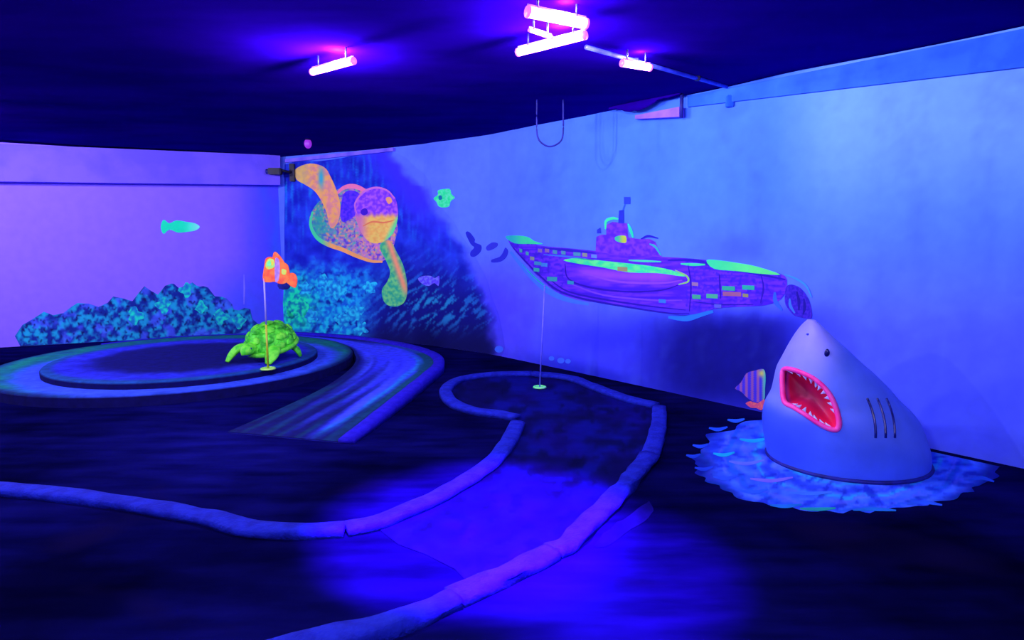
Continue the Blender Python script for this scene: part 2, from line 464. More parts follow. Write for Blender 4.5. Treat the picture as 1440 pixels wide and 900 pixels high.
# ------------------------------------------------------------------ mural: reef behind the turtle
def reef_col(x, y):
    n1 = fbm(x * .045, y * .045, 1.0); n2 = fbm(x * .16, y * .16, 4.0); st = fbm(x * .22, y * .035, 9.0)
    base = mix((16, 26, 178), (34, 60, 222), .5 + n1)
    base = mix(base, (24, 128, 228), max(0, st) * 1.1 * sm(420, 250, y))                         # hanging weed streaks
    edge = sm(0, 60, x - (470 + (y - 230) * .62) - 25)
    base = mix(base, (52, 42, 232), edge * sm(360, 270, y))                                   # violet outcrop
    # bright coral bank
    cb = sm(355, 400, y + 14 * n1 - (x - 400) * .02) * sm(570, 495, x + 25 * n2 + (y - 400) * .1)
    cor = mix((14, 96, 205), (24, 190, 226), sm(-.35, .3, n2))
    cor = mix(cor, (8, 40, 150), sm(.18, .5, fbm(x * .1, y * .1, 21.0)))
    gcol = mix((10, 150, 170), (20, 245, 160), sm(-.4, .3, n2))
    gm = math.exp(-(((x - 417) / 22.) ** 2 + ((y - 430) / 30.) ** 2)) * 1.3
    cor = mix(cor, gcol, gm)
    base = mix(base, cor, cb)
    # dark lower right, with teal fronds
    dk = sm(500, 560, x + (y - 420) * .3) * sm(330, 430, y + (x - 600) * -.25)
    fr = sm(.05, .4, fbm((x * .8 - y * .7) * .045, (x * .7 + y * .8) * .2, 14.))
    dcol = mix((8, 14, 118), (24, 96, 186), fr * .85 * sm(485, 455, y))
    dcol = mix(dcol, (6, 8, 84), sm(440, 485, y))
    base = mix(base, dcol, dk)
    tealf = math.exp(-(((x - 610) / 45.) ** 2 + ((y - 430) / 30.) ** 2)) * fr
    base = mix(base, (30, 150, 190), tealf * .8)
    xe = 13 + (548 + (y - 220) * .9 if y < 262 else 592 + (y - 262) * .5 if y < 300 else 612 + (y - 300) * .72 if y < 356 else 650 + (y - 356) * .44 if y < 440 else 687 + (y - 440) * .1)
    base = mix(base, ocean(x, y), sm(22, 1, xe - x + 6 * fbm(x * .05, y * .05, 77)) * .9)
    rim = 0 * sm(28, 0, 640 + (y - 380) * .44 - x) if y > 300 else 0
    base = mix(base, (30, 40, 205), rim * .55)
    return base
reef = painted('painted_reef', [(400.6, 231), (430, 228), (470, 223), (520, 217), (556, 214), (586, 236), (606, 258), (614, 286), (638, 312), (664, 352), (684, 394), (700, 440), (706, 470), (706, 503),
    (640, 493), (560, 484), (480, 476), (400.6, 469), (400.6, 400), (400.6, 320), (400.6, 270)], reef_col, wall_back, on_wall, .003, 2.2, 2, label='painted reef with teal coral bank and dark rocks', rag=3)
for (px, py, s, k) in [(418, 432, 20, 0), (404, 446, 11, 0), (438, 444, 12, 1), (472, 408, 17, 1), (500, 440, 15, 1), (455, 396, 13, 1), (520, 404, 12, 1), (482, 450, 13, 1), (430, 405, 12, 1), (508, 462, 11, 1)]:
    pts = []
    for i in range(18):
        a = i / 18 * 2 * math.pi; r = s * (0.75 + .3 * math.sin(5 * a + px) * .5 + .35 * nz(px + math.cos(a) * 1.6, py + math.sin(a) * 1.6))
        x, y = px + r * math.cos(a), py + r * 1.05 * math.sin(a)
        pts.append((max(x, 403), min(y, 463 + (x - 400) * .09)))
    if k: fn = lambda x, y: mix((18, 110, 200), (40, 205, 232), sm(-.3, .35, fbm(x * .2, y * .2, 31)))
    else: fn = lambda x, y: mix((6, 120, 160), (30, 250, 165), sm(-.35, .25, fbm(x * .2, y * .2, 41)))
    painted('painted_coral', pts, fn, wall_back, on_wall, .0045, 2.2, 2)

# corals on the left wall
def lc(x, y):
    n = fbm(x * .12, y * .12, 2.2); m = fbm(x * .05, y * .05, 7.7)
    c = mix((12, 34, 140), (22, 150, 205), sm(-.3, .35, n))
    c = mix(c, (70, 90, 245), sm(.1, .5, m) * .7)
    return mix(c, (10, 16, 96), sm(.25, .55, fbm(x * .17, y * .17, 17)))
painted('painted_coral_garden', [(356, 468), (356, 446), (344, 432), (330, 436), (318, 418), (304, 416), (294, 402), (280, 404), (270, 398), (252, 404), (240, 396), (222, 412), (204, 404), (186, 424), (160, 418), (140, 432), (110, 426), (90, 442), (60, 440), (30, 456), (30, 486), (160, 479), (259, 473)],
        lc, wall_left, on_left, .003, 2.4, 2, label='painted teal and navy coral thicket on violet wall', rag=5)
for (px, py, s) in [(262, 408, 9), (283, 432, 8), (310, 446, 10), (336, 452, 9), (230, 430, 10), (190, 444, 11)]:
    pts = [(px + s * (1 + .35 * math.sin(3 * a + px)) * math.cos(a), py + s * (1 + .3 * math.cos(4 * a)) * math.sin(a)) for a in [i / 14 * 2 * math.pi for i in range(14)]]
    painted('painted_coral', pts, lambda x, y: mix((20, 110, 190), (24, 215, 190), sm(-.3, .3, fbm(x * .2, y * .2, 3))), wall_left, on_left, .0045, 2.5, 2)
painted('painted_streak', stroke([(343, 386), (343.5, 405), (343, 428)], 2.2), (120, 110, 250), wall_left, on_left, .004, 3, 0)
o = painted('painted_fish', [(281, 319), (274, 314), (262, 312), (248, 310), (238, 314), (230, 309), (226, 319), (230, 329), (238, 323), (250, 327), (264, 326), (275, 324)], lambda x, y: mix((20, 225, 170), (110, 255, 215), sm(255, 280, x)), wall_left, on_left, .004, 2.4, 3, label='painted mint green fish on violet wall')

# ------------------------------------------------------------------ mural: sea turtle
def skin(a, b, s, f=.25):
    return lambda x, y: mix(a, b, sm(-.4, .4, fbm(x * f, y * f, s)))
T = link('painted_sea_turtle', None); 
def tpart(name, poly, fn, lvl, parent=None, label=None, sm_=4, step=1.8):
    return painted(name, poly, fn, parent or turtle_m, on_wall, .004 + .0012 * lvl, step, sm_, label=label)
bpy.data.objects.remove(T)
def shell_fn(x, y):
    c = mix((70, 150, 160), (190, 120, 190), sm(445, 520, x + 30 * fbm(x * .12, y * .12, 3)))
    c = mix(c, (60, 190, 160), sm(.0, .5, fbm(x * .2, y * .2, 6)) * .8)
    c = mix(c, (214, 140, 150), sm(.1, .5, fbm(x * .25, y * .25, 16)) * .8)
    c = mix(c, (90, 50, 200), sm(.05, .35, fbm(x * .18, y * .18, 26)) * .85)
    c = mix(c, (246, 160, 110), sm(.18, .4, fbm(x * .3, y * .3, 46)) * .8)
    return mix(c, (40, 170, 150), sm(20, 4, abs(x - 448) + abs(y - 318) * .4) * .7)
turtle_m = painted('painted_sea_turtle', [(452, 281), (440, 295), (435, 312), (443, 332), (456, 343), (478, 350), (500, 358), (520, 366), (538, 367), (548, 358), (556, 338), (558, 312), (530, 276), (512, 264), (492, 261), (474, 267)],
                   shell_fn, wall_back, on_wall, .0046, 1.8, 4, label='painted sea turtle with orange and green flippers diving over reef')
tpart('shell_rim', stroke([(440, 298), (437, 316), (446, 334), (462, 344), (482, 351), (502, 360), (522, 367), (538, 368)], 6), lambda x, y: mix((70, 215, 150), (250, 165, 95), sm(448, 470, x)), 1)
tpart('shell_rim', stroke([(472, 274), (484, 264), (498, 262), (512, 268), (518, 280)], 6.5), lambda x, y: (236, 120, 170), 1)
tpart('chest', [(484, 272), (497, 268), (508, 276), (504, 296), (496, 306), (482, 312), (479, 296)], skin((62, 34, 222), (98, 52, 238), 4), 1)
def fl1(x, y):
    c = mix((222, 140, 140), (255, 172, 96), sm(-.3, .3, fbm(x * .15, y * .15, 6)))
    c = mix(c, (200, 190, 110), sm(445, 425, x) * .6)
    return mix(c, (40, 170, 200), math.exp(-(((x - 452) / 4.) ** 2 + ((y - 250) / 14.) ** 2)))
tpart('flipper', [(416, 238), (417, 252), (428, 259), (442, 268), (452, 282), (460, 300), (464, 318), (470, 320), (477, 308), (479, 288), (473, 266), (465, 248), (456, 235), (436, 230)], fl1, 2)
def fl2(x, y):
    c = mix((40, 165, 130), (110, 205, 120), sm(-.4, .4, fbm(x * .2, y * .2, 11)))
    ed = 546 + (y - 345) * .34
    return mix(c, (240, 150, 110), math.exp(-((x - ed - 3) / 5.0) ** 2) * sm(425, 400, y))
tpart('flipper', [(534, 346), (548, 338), (558, 354), (567, 372), (572, 392), (573, 412), (568, 426), (556, 431), (544, 428), (538, 418), (538, 406), (545, 396), (549, 382), (543, 366)], fl2, 2)
def hd(x, y):
    lo = mix((245, 176, 88), (255, 200, 100), sm(-.3, .3, fbm(x * .2, y * .3, 2)))
    lo = mix(lo, (205, 120, 170), sm(522, 505, x))
    lo = mix(lo, (90, 230, 150), sm(546, 556, x + (y - 320) * .5))
    up = mix((118, 52, 238), (176, 92, 225), sm(-.3, .4, fbm(x * .2, y * .2, 33)))
    return mix(up, lo, sm(298, 307, y + 3 * nz(x * .2, 0)))
head = tpart('head', [(503, 280), (513, 269), (528, 264), (543, 267), (555, 277), (560, 294), (559, 312), (553, 328), (543, 338), (532, 342), (520, 340), (509, 328), (501, 308), (499, 292)], hd, 3)
tpart('head_outline', stroke([(502, 300), (500, 286), (512, 270), (529, 264), (545, 268), (556, 279)], 3), (200, 110, 205), 4, head)
tpart('eye', [(509, 295), (515, 293), (518, 299), (513, 303), (508, 300)], (62, 26, 190), 4, head)
tpart('eye', [(543, 279), (549, 277), (552, 283), (547, 287)], (240, 160, 120), 4, head)
tpart('mouth', stroke([(511, 318), (524, 312), (540, 313), (554, 310)], 2.6), (228, 126, 84), 4, head)

# ------------------------------------------------------------------ mural: fish
def small_fish(poly, fn, label, lvl=.004):
    return painted('painted_fish', poly, fn, wall_back, on_wall, lvl, 1.8, 3, label=label)
gf = small_fish([(610, 279), (616, 274), (616, 268), (624, 266), (633, 266), (635, 273), (640, 278), (634, 283), (632, 290), (624, 292), (617, 290), (614, 284)], skin((30, 230, 140), (90, 255, 170), 3, .3), 'painted bright green fish above the reef')
painted('fish_eye', [(617, 276), (621, 275), (622, 280), (618, 281)], (20, 110, 160), gf, on_wall, .006, 2, 2)
small_fish([(588, 392), (596, 388), (606, 388), (612, 391), (618, 388), (617, 402), (611, 398), (604, 402), (595, 400)], skin((80, 50, 230), (110, 120, 240), 3, .3), 'painted small purple fish in the dark rocks')
small_fish([(655, 328), (660, 326), (668, 336), (668, 341), (677, 345), (676, 354), (668, 361), (662, 360), (662, 354), (667, 348), (662, 343)], (34, 40, 190), 'painted dark blue fish nearest the reef')
small_fish([(684, 347), (692, 341), (700, 342), (699, 347), (690, 352), (685, 352)], (48, 52, 205), 'painted dark blue fish between reef and submarine')
small_fish([(711, 348), (715, 353), (712, 362), (704, 368), (692, 369), (692, 365), (703, 361), (708, 354)], (40, 44, 200), 'painted dark blue fish at the submarine bow')
def ang(x, y):
    k = math.sin((x - 1040) * .78)
    c = mix((62, 46, 205), (140, 84, 160), sm(-.1, .5, k))
    c = mix(c, (60, 200, 170), sm(1070, 1076, x) * .8)
    return mix(c, (196, 196, 90), math.exp(-(((x - 1071) / 4.) ** 2 + ((y - 525) / 5.) ** 2)))
af = small_fish([(1034, 546), (1042, 538), (1050, 525), (1062, 521), (1074, 519), (1077, 530), (1076, 548), (1075, 562), (1064, 566), (1052, 560), (1043, 551)], ang, 'painted striped purple angelfish low on the wall beside shark')
painted('tail_fin', [(1049, 567), (1056, 564), (1066, 567), (1075, 561), (1076, 569), (1071, 577), (1064, 573.5), (1056, 573)], skin((190, 60, 130), (225, 110, 100), 3, .3), af, on_wall, .0055, 1.8, 2)

# ------------------------------------------------------------------ mural: submarine
HULL = [(715, 337), (722, 334), (745, 341), (765, 346), (800, 349), (838, 353), (880, 358), (930, 361), (965, 363), (998, 366), (1040, 372), (1075, 379), (1104, 388), (1106, 406), (1098, 421), (1078, 429), (1050, 431), (1012, 433), (992, 438), (968, 443), (930, 440), (890, 434), (850, 427), (812, 421), (788, 413), (770, 401), (752, 384), (736, 366), (722, 350)]
def hull_fn(x, y):
    c = mix((66, 26, 205), (96, 42, 232), sm(-.35, .35, fbm(x * .035, y * .3, 5)))
    if x > 965 or x < 795: c = mix(c, (46, 24, 186), sm(.05, .4, fbm(x * .16, y * .2, 8)) * .8)
    # big ballast bulge: bright middle and dark lines
    d = y - (388 + (x - 880) * .05 - ((x - 880) / 90.) ** 2 * 6)
    c = mix(c, (134, 62, 255), math.exp(-(d / 8.) ** 2) * sm(795, 830, x) * sm(970, 930, x))
    for o_, s_ in ((19, 2.2), (31, 2.4), (-11, 2.0)):
        c = mix(c, (50, 18, 196), math.exp(-((d - o_) / s_) ** 2) * sm(790, 815, x) * sm(975, 940, x) * .85)
    return mix(c, (60, 44, 236), sm(424, 436, y - (x - 850) * .05))
sub = painted('painted_submarine', HULL, hull_fn, wall_back, on_wall, .0045, 2.0, 3, label='painted purple submarine with green deck highlights')
def sp_(name, poly, fn0, lvl=1, parent=None, s=3, step=2.0, label=None):
    g0 = fn0 if callable(fn0) else (lambda a, b: fn0)
    fn = lambda a, b: tuple(v * m for v, m in zip(g0(a, b), (.86, .88, .76) if g0(a, b)[1] > 150 else (.9, .9, .9)))
    return painted(name, poly, fn, parent or sub, on_wall, .0045 + .0012 * lvl, step, s, label=label)
# glow of thin cyan paint around it
painted('painted_glow', stroke([(718, 354), (736, 376), (756, 397), (776, 412), (800, 422), (828, 428)], 8), (58, 110, 255), wall_back, on_wall, .0035, 2.4, 0)
painted('painted_glow', stroke([(940, 446), (965, 448), (985, 442), (1003, 438)], 8), (34, 110, 250), wall_back, on_wall, .0035, 2.4, 0)
tower = sp_('conning_tower', [(838, 354), (839, 333), (846, 330), (853, 330), (853, 316), (862, 312), (872, 313), (882, 314), (884, 334), (899, 336), (914, 336), (922, 340), (926, 350), (931, 361), (900, 361), (865, 358)], skin((84, 34, 226), (122, 56, 250), 9, .14), 1, s=0)
sp_('tower_cap', stroke([(852, 322), (853, 311), (862, 307), (870, 308)], 4.2), (60, 240, 190), 2, tower)
sp_('tower_edge', stroke([(884, 315), (888, 325), (891, 334)], 4.2), (40, 225, 205), 2, tower)
sp_('tower_window', [(866, 333), (876, 331), (881, 333), (881, 341), (873, 341), (866, 338)], lambda x, y: mix((60, 200, 190), (190, 215, 80), sm(868, 878, x)), 2, tower)
sp_('periscope', [(871, 296), (878, 295), (878, 314), (870, 314)], (34, 50, 200), 2, tower, 0)
sp_('antenna', [(878, 277), (887, 277), (887, 287), (878, 287)], (38, 66, 214), 2, tower, 0)
sp_('mast', stroke([(880, 286), (876, 297)], 2), (40, 90, 230), 2, tower, 0)
sp_('deck_gun', [(840, 323), (845, 320), (846, 328), (840, 328)], (40, 52, 205), 2, tower, 0)
sp_('aft_rail', stroke([(902, 336), (912, 332), (926, 335)], 3.2), (36, 30, 186), 2, tower)
sp_('aft_rail', stroke([(914, 343), (922, 347), (930, 359)], 3.2), (52, 180, 215), 2, tower)
sp_('bow_deck', [(711, 333), (724, 331), (742, 333), (752, 339), (764, 343), (744, 343), (724, 342)], lambda x, y: mix((40, 190, 235), (60, 240, 190), sm(716, 738, x)), 1)
sp_('deck_stripe', [(793, 366), (812, 363), (842, 366), (880, 370), (915, 374), (945, 380), (964, 388), (955, 388), (925, 384), (885, 383), (848, 376), (815, 371)], lambda x, y: mix((50, 240, 190), (100, 255, 170), sm(-.3, .3, fbm(x * .1, y * .2, 2))), 2)
sp_('stern_stripe', [(994, 366), (1012, 366), (1040, 370), (1066, 375), (1098, 386), (1070, 385), (1035, 381), (1005, 378)], lambda x, y: mix((60, 235, 180), (96, 255, 160), sm(1000, 1060, x)), 2)
sp_('rail_stripe', stroke([(885, 366), (905, 367), (930, 368)], 3), (70, 225, 205), 2)
sp_('rail_stripe', stroke([(958, 371), (975, 372), (992, 372)], 4), (60, 230, 190), 2)
sp_('deck_shadow', stroke([(765, 349), (800, 352), (838, 356)], 4), (46, 30, 196), 1)
sp_('deck_shadow', stroke([(940, 366), (975, 366), (1000, 372), (1050, 382), (1104, 393)], 5), (44, 20, 186), 1)
sp_('stripe_tip', stroke([(950, 380), (966, 388), (968, 396), (955, 400)], 2.6), (150, 215, 130), 3)
for i, (x, y, wd, c) in enumerate([(760, 352, 6, (150, 130, 170)), (770, 352, 6, (165, 130, 160)), (781, 354, 6, (70, 190, 215)), (793, 355, 6, (80, 190, 215)), (812, 357, 10, (70, 200, 215)), (823, 358, 7, (170, 190, 140)), (836, 360, 8, (100, 170, 215)),
        (733, 352, 4, (60, 210, 200)), (742, 356, 4, (60, 225, 190)), (749, 363, 6, (150, 180, 110)), (757, 370, 10, (50, 190, 225)), (766, 372, 9, (50, 170, 230)), (755, 379, 8, (40, 230, 200)), (777, 392, 14, (40, 205, 205)), (803, 397, 9, (30, 190, 225)),
        (980, 417, 12, (60, 230, 150)), (978, 399, 9, (180, 140, 150)), (1002, 416, 16, (70, 240, 150)), (1025, 405, 18, (30, 235, 150)), (1053, 404, 17, (20, 245, 170)), (1030, 413, 26, (190, 110, 110)), (1049, 415, 8, (180, 190, 80)), (932, 423, 10, (40, 150, 240)), (1010, 430, 10, (90, 110, 225)), (876, 378, 14, (190, 200, 90))]):
    h = 5 if wd < 12 else 6; c = mix(c, (90, 60, 220), .3)
    sp_('hull_window', [(x - wd / 2, y - h / 2), (x + wd / 2, y - h / 2 + .8), (x + wd / 2, y + h / 2 + .8), (x - wd / 2, y + h / 2)], c, 3, None, 0, 3)
for pts_, wd, cl in [([(795, 371), (800, 392), (830, 404), (880, 410), (930, 408), (962, 398)], 2.6, (44, 14, 180)), ([(772, 392), (800, 410), (850, 421), (910, 430), (965, 436)], 2.6, (44, 18, 184)), ([(722, 348), (740, 368), (760, 388), (785, 408), (820, 420), (880, 431), (940, 440), (970, 441)], 2.8, (40, 20, 180)), ([(968, 372), (972, 400), (970, 438)], 2.4, (46, 18, 184)), ([(975, 424), (1010, 428), (1060, 428)], 2.2, (42, 20, 184)), ([(1012, 386), (1014, 420)], 2.6, (44, 16, 176)), ([(1070, 384), (1074, 404), (1070, 426)], 2.2, (46, 20, 184)), ([(820, 384), (870, 396), (930, 398), (960, 394)], 3.0, (140, 70, 255)), ([(800, 398), (850, 415), (920, 422), (960, 422)], 2.6, (120, 66, 250)), ([(765, 358), (800, 361), (836, 366)], 2.4, (60, 120, 235)), ([(735, 372), (752, 390), (772, 406)], 2.2, (40, 170, 235)), ([(1104, 386), (1120, 392), (1134, 402), (1142, 418)], 3.0, (60, 150, 250))]:
    sp_('hull_line', stroke(pts_, wd), cl, 2, None, 0, 3)
sp_('stern_plate', stroke([(1090, 411), (1091, 424), (1100, 436)], 6), (50, 100, 240), 1)
prop = sp_('propeller', [(1106, 404), (1114, 400), (1126, 405), (1135, 416), (1140, 428), (1142, 446), (1134, 448), (1126, 446), (1118, 444), (1110, 436), (1104, 424)], skin((42, 26, 190), (72, 40, 214), 4, .3), 1)
sp_('propeller_blade', stroke([(1111, 420), (1112, 430), (1118, 440)], 4), (60, 120, 245), 2, prop)
sp_('propeller_blade', stroke([(1121, 410), (1124, 424), (1124, 436)], 4), (34, 20, 160), 2, prop)
sp_('propeller_blade', stroke([(1131, 420), (1132, 432), (1130, 442)], 4), (30, 20, 160), 2, prop)
# pale shells painted at the foot of the wall
for x, y, s in [(702, 491, 6), (776, 504, 4), (789, 507, 5), (799, 508, 4)]:
    painted('painted_shell', [(x + s * math.cos(a), y + s * .8 * math.sin(a)) for a in [i / 9 * 2 * math.pi for i in range(9)]], (56, 100, 250), wall_back, on_wall, .004, 2, 2)

# ------------------------------------------------------------------ painted splash on the floor
on_floor = lambda px, py, o=0.0: onz(px, py, o)
def splash(x, y):
    c = mix((46, 90, 248), (66, 116, 255), .5 + fbm(x * .04, y * .09, 3))
    cx, cy = x - 1190, (y - 640) * 2.2
    r = math.hypot(cx, cy) + 12 * fbm(x * .03, y * .05, 4)
    c = mix(c, (30, 190, 228), sm(.55, .95, math.sin(r * .16)) * .55)
    c = mix(c, (30, 50, 215), sm(.5, 1, math.sin(r * .11 + 2)) * .6)
    g = math.exp(-(((x - 1008) / 14.) ** 2 + ((y - 640) / 8.) ** 2)); c = mix(c, (20, 40, 180), g * .8)
    g = math.exp(-(((x - 1035) / 6.) ** 2 + ((y - 637) / 5.) ** 2)); c = mix(c, (24, 44, 190), g * .7)
    st = fbm(math.atan2(cy, cx) * 9, r * .03, 12)
    c = mix(c, (22, 40, 190), sm(.05, .5, st) * .7)
    c = mix(c, (96, 110, 255), sm(.1, .5, fbm(r * .09, math.atan2(cy, cx) * 3, 15)) * .5)
    c = mix(c, (12, 20, 128), sm(176, 212, r) * .85)
    return c
pts = []
for i in range(110):
    a = 2 * math.pi * i / 110
    rr = 1 + .05 * nz(math.cos(a) * 3, math.sin(a) * 3, 2) + .085 * nz(math.cos(a) * 11, math.sin(a) * 11, 5)
    x, y = 1192 + 214 * rr * math.cos(a), 648 + 72 * rr * math.sin(a)
    top = 577 + (x - 1060) * .2167 + 4
    pts.append((x, max(y, top)))
sp_fl = painted('painted_splash', pts, splash, floor, on_floor, .003, 3.0, 2, M_FLOORPAINT, 'pale blue and cyan splash painted on floor around the shark')
# worn patch of blue paint beside the near curb
for (sx, sy, ln, cl) in [(985, 628, 22, (30, 70, 210)), (975, 642, 20, (26, 60, 190)), (990, 660, 26, (28, 60, 200)), (1020, 673, 34, (40, 80, 225)), (1060, 692, 40, (40, 90, 235)), (1105, 712, 44, (28, 110, 200)), (1150, 716, 50, (30, 150, 150)), (1010, 604, 26, (30, 80, 220)), (1035, 592, 24, (40, 100, 235)), (1018, 640, 30, (24, 160, 200)), (1060, 620, 40, (30, 170, 220)), (1085, 676, 60, (110, 100, 250)), (1140, 694, 60, (60, 120, 255)), (1050, 652, 50, (90, 110, 255)), (1230, 716, 60, (30, 110, 210)), (1300, 706, 50, (40, 90, 230)), (1380, 672, 36, (30, 70, 210))]:
    k = (sx - 1190) / 210.0
    painted('painted_ripple', stroke([(sx - ln / 2, sy + k * ln * .10), (sx, sy), (sx + ln / 2, sy - k * -1 * ln * .16)], 5), cl, floor, on_floor, .0045, 4, 0, M_FLOORPAINT)
painted('painted_patch', [(836, 768), (858, 742), (886, 722), (908, 706), (918, 712), (912, 728), (888, 744), (862, 764)], lambda x, y: mix((6, 5, 60), (10, 8, 76), .5 + fbm(x * .05, y * .05, 2)), floor, on_floor, .003, 4, 3, M_FLOORPAINT, 'worn blue paint patch on the floor beside near curb', rag=4)

# ------------------------------------------------------------------ hole borders (felt-wrapped curbs)
PROF = [(-.062, 0), (-.062, .028), (-.055, .040), (-.025, .045), (.025, .045), (.055, .040), (.062, .028), (.062, 0)]
curb = empty('putting_lane', onz(700, 640))
tag(curb, 'keyhole-shaped putting lane edged by a long low blue curb', 'putting lane')
def curb_piece(px, z, parent, mat, prof, name='curb_section', n=7, rough=.012, seed=0.0):
    path = [onz(x, y, z) for x, y in px]; path = [Vector((p.x, p.y, 0)) for p in catmull(path, n)]
    o = sweep(path, prof, name, mat, None, rough, seed)
    o.parent = parent; o.matrix_parent_inverse = Matrix.Translation(-Vector(parent.location)); return o
SEC = [
    [(-90, 676), (60, 688), (160, 700), (259, 716), (300, 724), (345, 736), (390, 741), (440, 741), (485, 739)],
    [(486, 739), (530, 729), (590, 706), (640, 681), (690, 648), (714, 619), (728, 592)],
    [(727, 584), (700, 579), (668, 575), (640, 565), (627, 551), (633, 538), (656, 529), (700, 524), (748, 523)],
    [(749, 523), (800, 529), (840, 543), (880, 557), (922, 567)],
    [(927, 570), (927, 590), (923, 612), (914, 636)],
    [(913, 637), (882, 676), (842, 717), (802, 756), (778, 770)],
    [(777, 771), (742, 787), (700, 806), (640, 834)],
    [(639, 835), (580, 860), (500, 884), (410, 904), (330, 925)],
]
for i, s in enumerate(SEC): curb_piece(s, .04, curb, M_CURB, PROF, seed=i * 3.1, rough=.010 if i < 5 else .024)

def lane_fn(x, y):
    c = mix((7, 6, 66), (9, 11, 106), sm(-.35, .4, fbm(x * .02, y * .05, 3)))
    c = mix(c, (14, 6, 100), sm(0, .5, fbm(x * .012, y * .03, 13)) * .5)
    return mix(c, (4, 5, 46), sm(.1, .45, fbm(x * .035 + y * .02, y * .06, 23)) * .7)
lp = [(520, 734), (560, 720), (600, 702), (650, 676), (695, 645), (718, 615), (728, 592), (726, 584), (700, 579), (668, 575), (640, 565), (627, 551), (633, 538), (656, 529), (700, 524), (748, 523), (800, 529), (840, 543), (880, 557), (922, 567), (927, 590), (923, 612), (913, 637), (882, 676), (842, 717), (802, 756), (778, 770), (742, 787), (700, 806), (662, 824), (640, 800), (600, 780), (560, 765)]  # carpet stops short at lower left: its edge stands in for the shade there
o = painted('lane_carpet', lp, lane_fn, None, on_floor, .004, 5.0, 0, M_FLOORPAINT, 'blotchy blue carpet of the lane, cut short at the shaded end')
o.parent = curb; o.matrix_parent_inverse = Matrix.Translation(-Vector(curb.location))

# ------------------------------------------------------------------ raised round mound with two tiers
D1 = Vector((-3.93, 7.62, 0)); R1 = 1.95; Z1 = .11
D2 = Vector((-3.75, 7.35, 0)); R2 = 1.42; Z2 = .18
def disc(name, c, r, z0, z1, colfn, parent, label=None, seg=120, rings=24, bev=.02):
    vs_, fs, cols = [], [], []
    prof = [(r, z0, 'side'), (r, z1 - bev, 'side'), (r - bev * .6, z1 - bev * .25, 'top')] + [((r - bev) * (1 - k / rings), z1, 'top') for k in range(rings)]
    for (rr, z, kind) in prof:
        for j in range(seg):
            a = 2 * math.pi * j / seg; p = Vector((rr * math.cos(a), rr * math.sin(a), z)); vs_.append(p)
            cols.append(C(*((7, 6, 74) if kind == 'side' else colfn(rr, a))))
    vs_.append(Vector((0, 0, z1))); cols.append(C(*colfn(0, 0))); n = len(prof)
    for i in range(n - 1):
        for j in range(seg): fs.append((i * seg + j, i * seg + (j + 1) % seg, (i + 1) * seg + (j + 1) % seg, (i + 1) * seg + j))
    for j in range(seg): fs.append(((n - 1) * seg + j, (n - 1) * seg + (j + 1) % seg, len(vs_) - 1))
    o = link(name, fixn(mesh(name, vs_, fs, cols)), M_CARPET, parent)
    o.location = c - Vector(parent.location); 
    if label: o['label'] = label
    return o
mound = empty('putting_mound', D1); tag(mound, 'round two-tier raised putting mound with teal and blue rings under the green turtle', 'platform')
def c1(r, a):
    c = mix((10, 118, 104), (14, 84, 130), .5 + nz(a * 9, r * 6))
    c = mix(c, (6, 12, 84), sm(R1 - .10, R1 - .03, r) * .7)
    x, y = r * math.cos(a) + D1.x - D2.x, r * math.sin(a) + D1.y - D2.y; q = math.hypot(x, y) - R2
    c = mix((50, 78, 236), c, sm(.16, .34, q + .05 * nz(a * 6, r * 3, 4)))
    return c
def c2(r, a):
    c = mix((40, 50, 214), (32, 34, 200), .5 + nz(a * 8, r * 6, 3))
    c = mix(c, (8, 10, 96), sm(1.12, .85, r + .08 * nz(a * 4, r * 2)) * .9)
    return mix(c, (12, 78, 120), sm(R2 - .16, R2 - .06, r) * .7)
disc('lower_tier', D1, R1, 0, Z1, c1, mound, 'teal ring with light blue centre')
disc('upper_tier', D2, R2, Z1 - .01, Z2, c2, mound, 'blue top tier')

# ------------------------------------------------------------------ curving ramp lane beside the mound
lane = empty('curved_ramp', onz(520, 560)); tag(lane, 'bright blue carpeted ramp curling round the mound with violet border', 'ramp')
OUT = [(478, 621, .012), (508, 598, .03), (537, 575, .045), (566, 552, .06), (592, 531, .07), (610, 515, .075), (608, 503, .08), (590, 494, .08), (560, 486, .08), (510, 478, .08), (460, 473, .08), (405, 470, .08)]
INN = [(320, 607, .012), (362, 589, .03), (404, 570, .045), (440, 553, .06), (470, 536, .07), (492, 519, .075), (500, 508, .08), (500, 500, .08), (492, 494, .08), (470, 487, .08), (440, 482, .08), (405, 479, .08)]
o3 = catmull([onz(*p) for p in OUT], 6); i3 = catmull([onz(*p) for p in INN], 6)
for p in i3:
    q = Vector((p.x - D1.x, p.y - D1.y, 0))
    if q.length < R1 + .015: q = q.normalized() * (R1 + .015); p.x, p.y = D1.x + q.x, D1.y + q.y
NV = 24; vs_, fs, cols = [], [], []
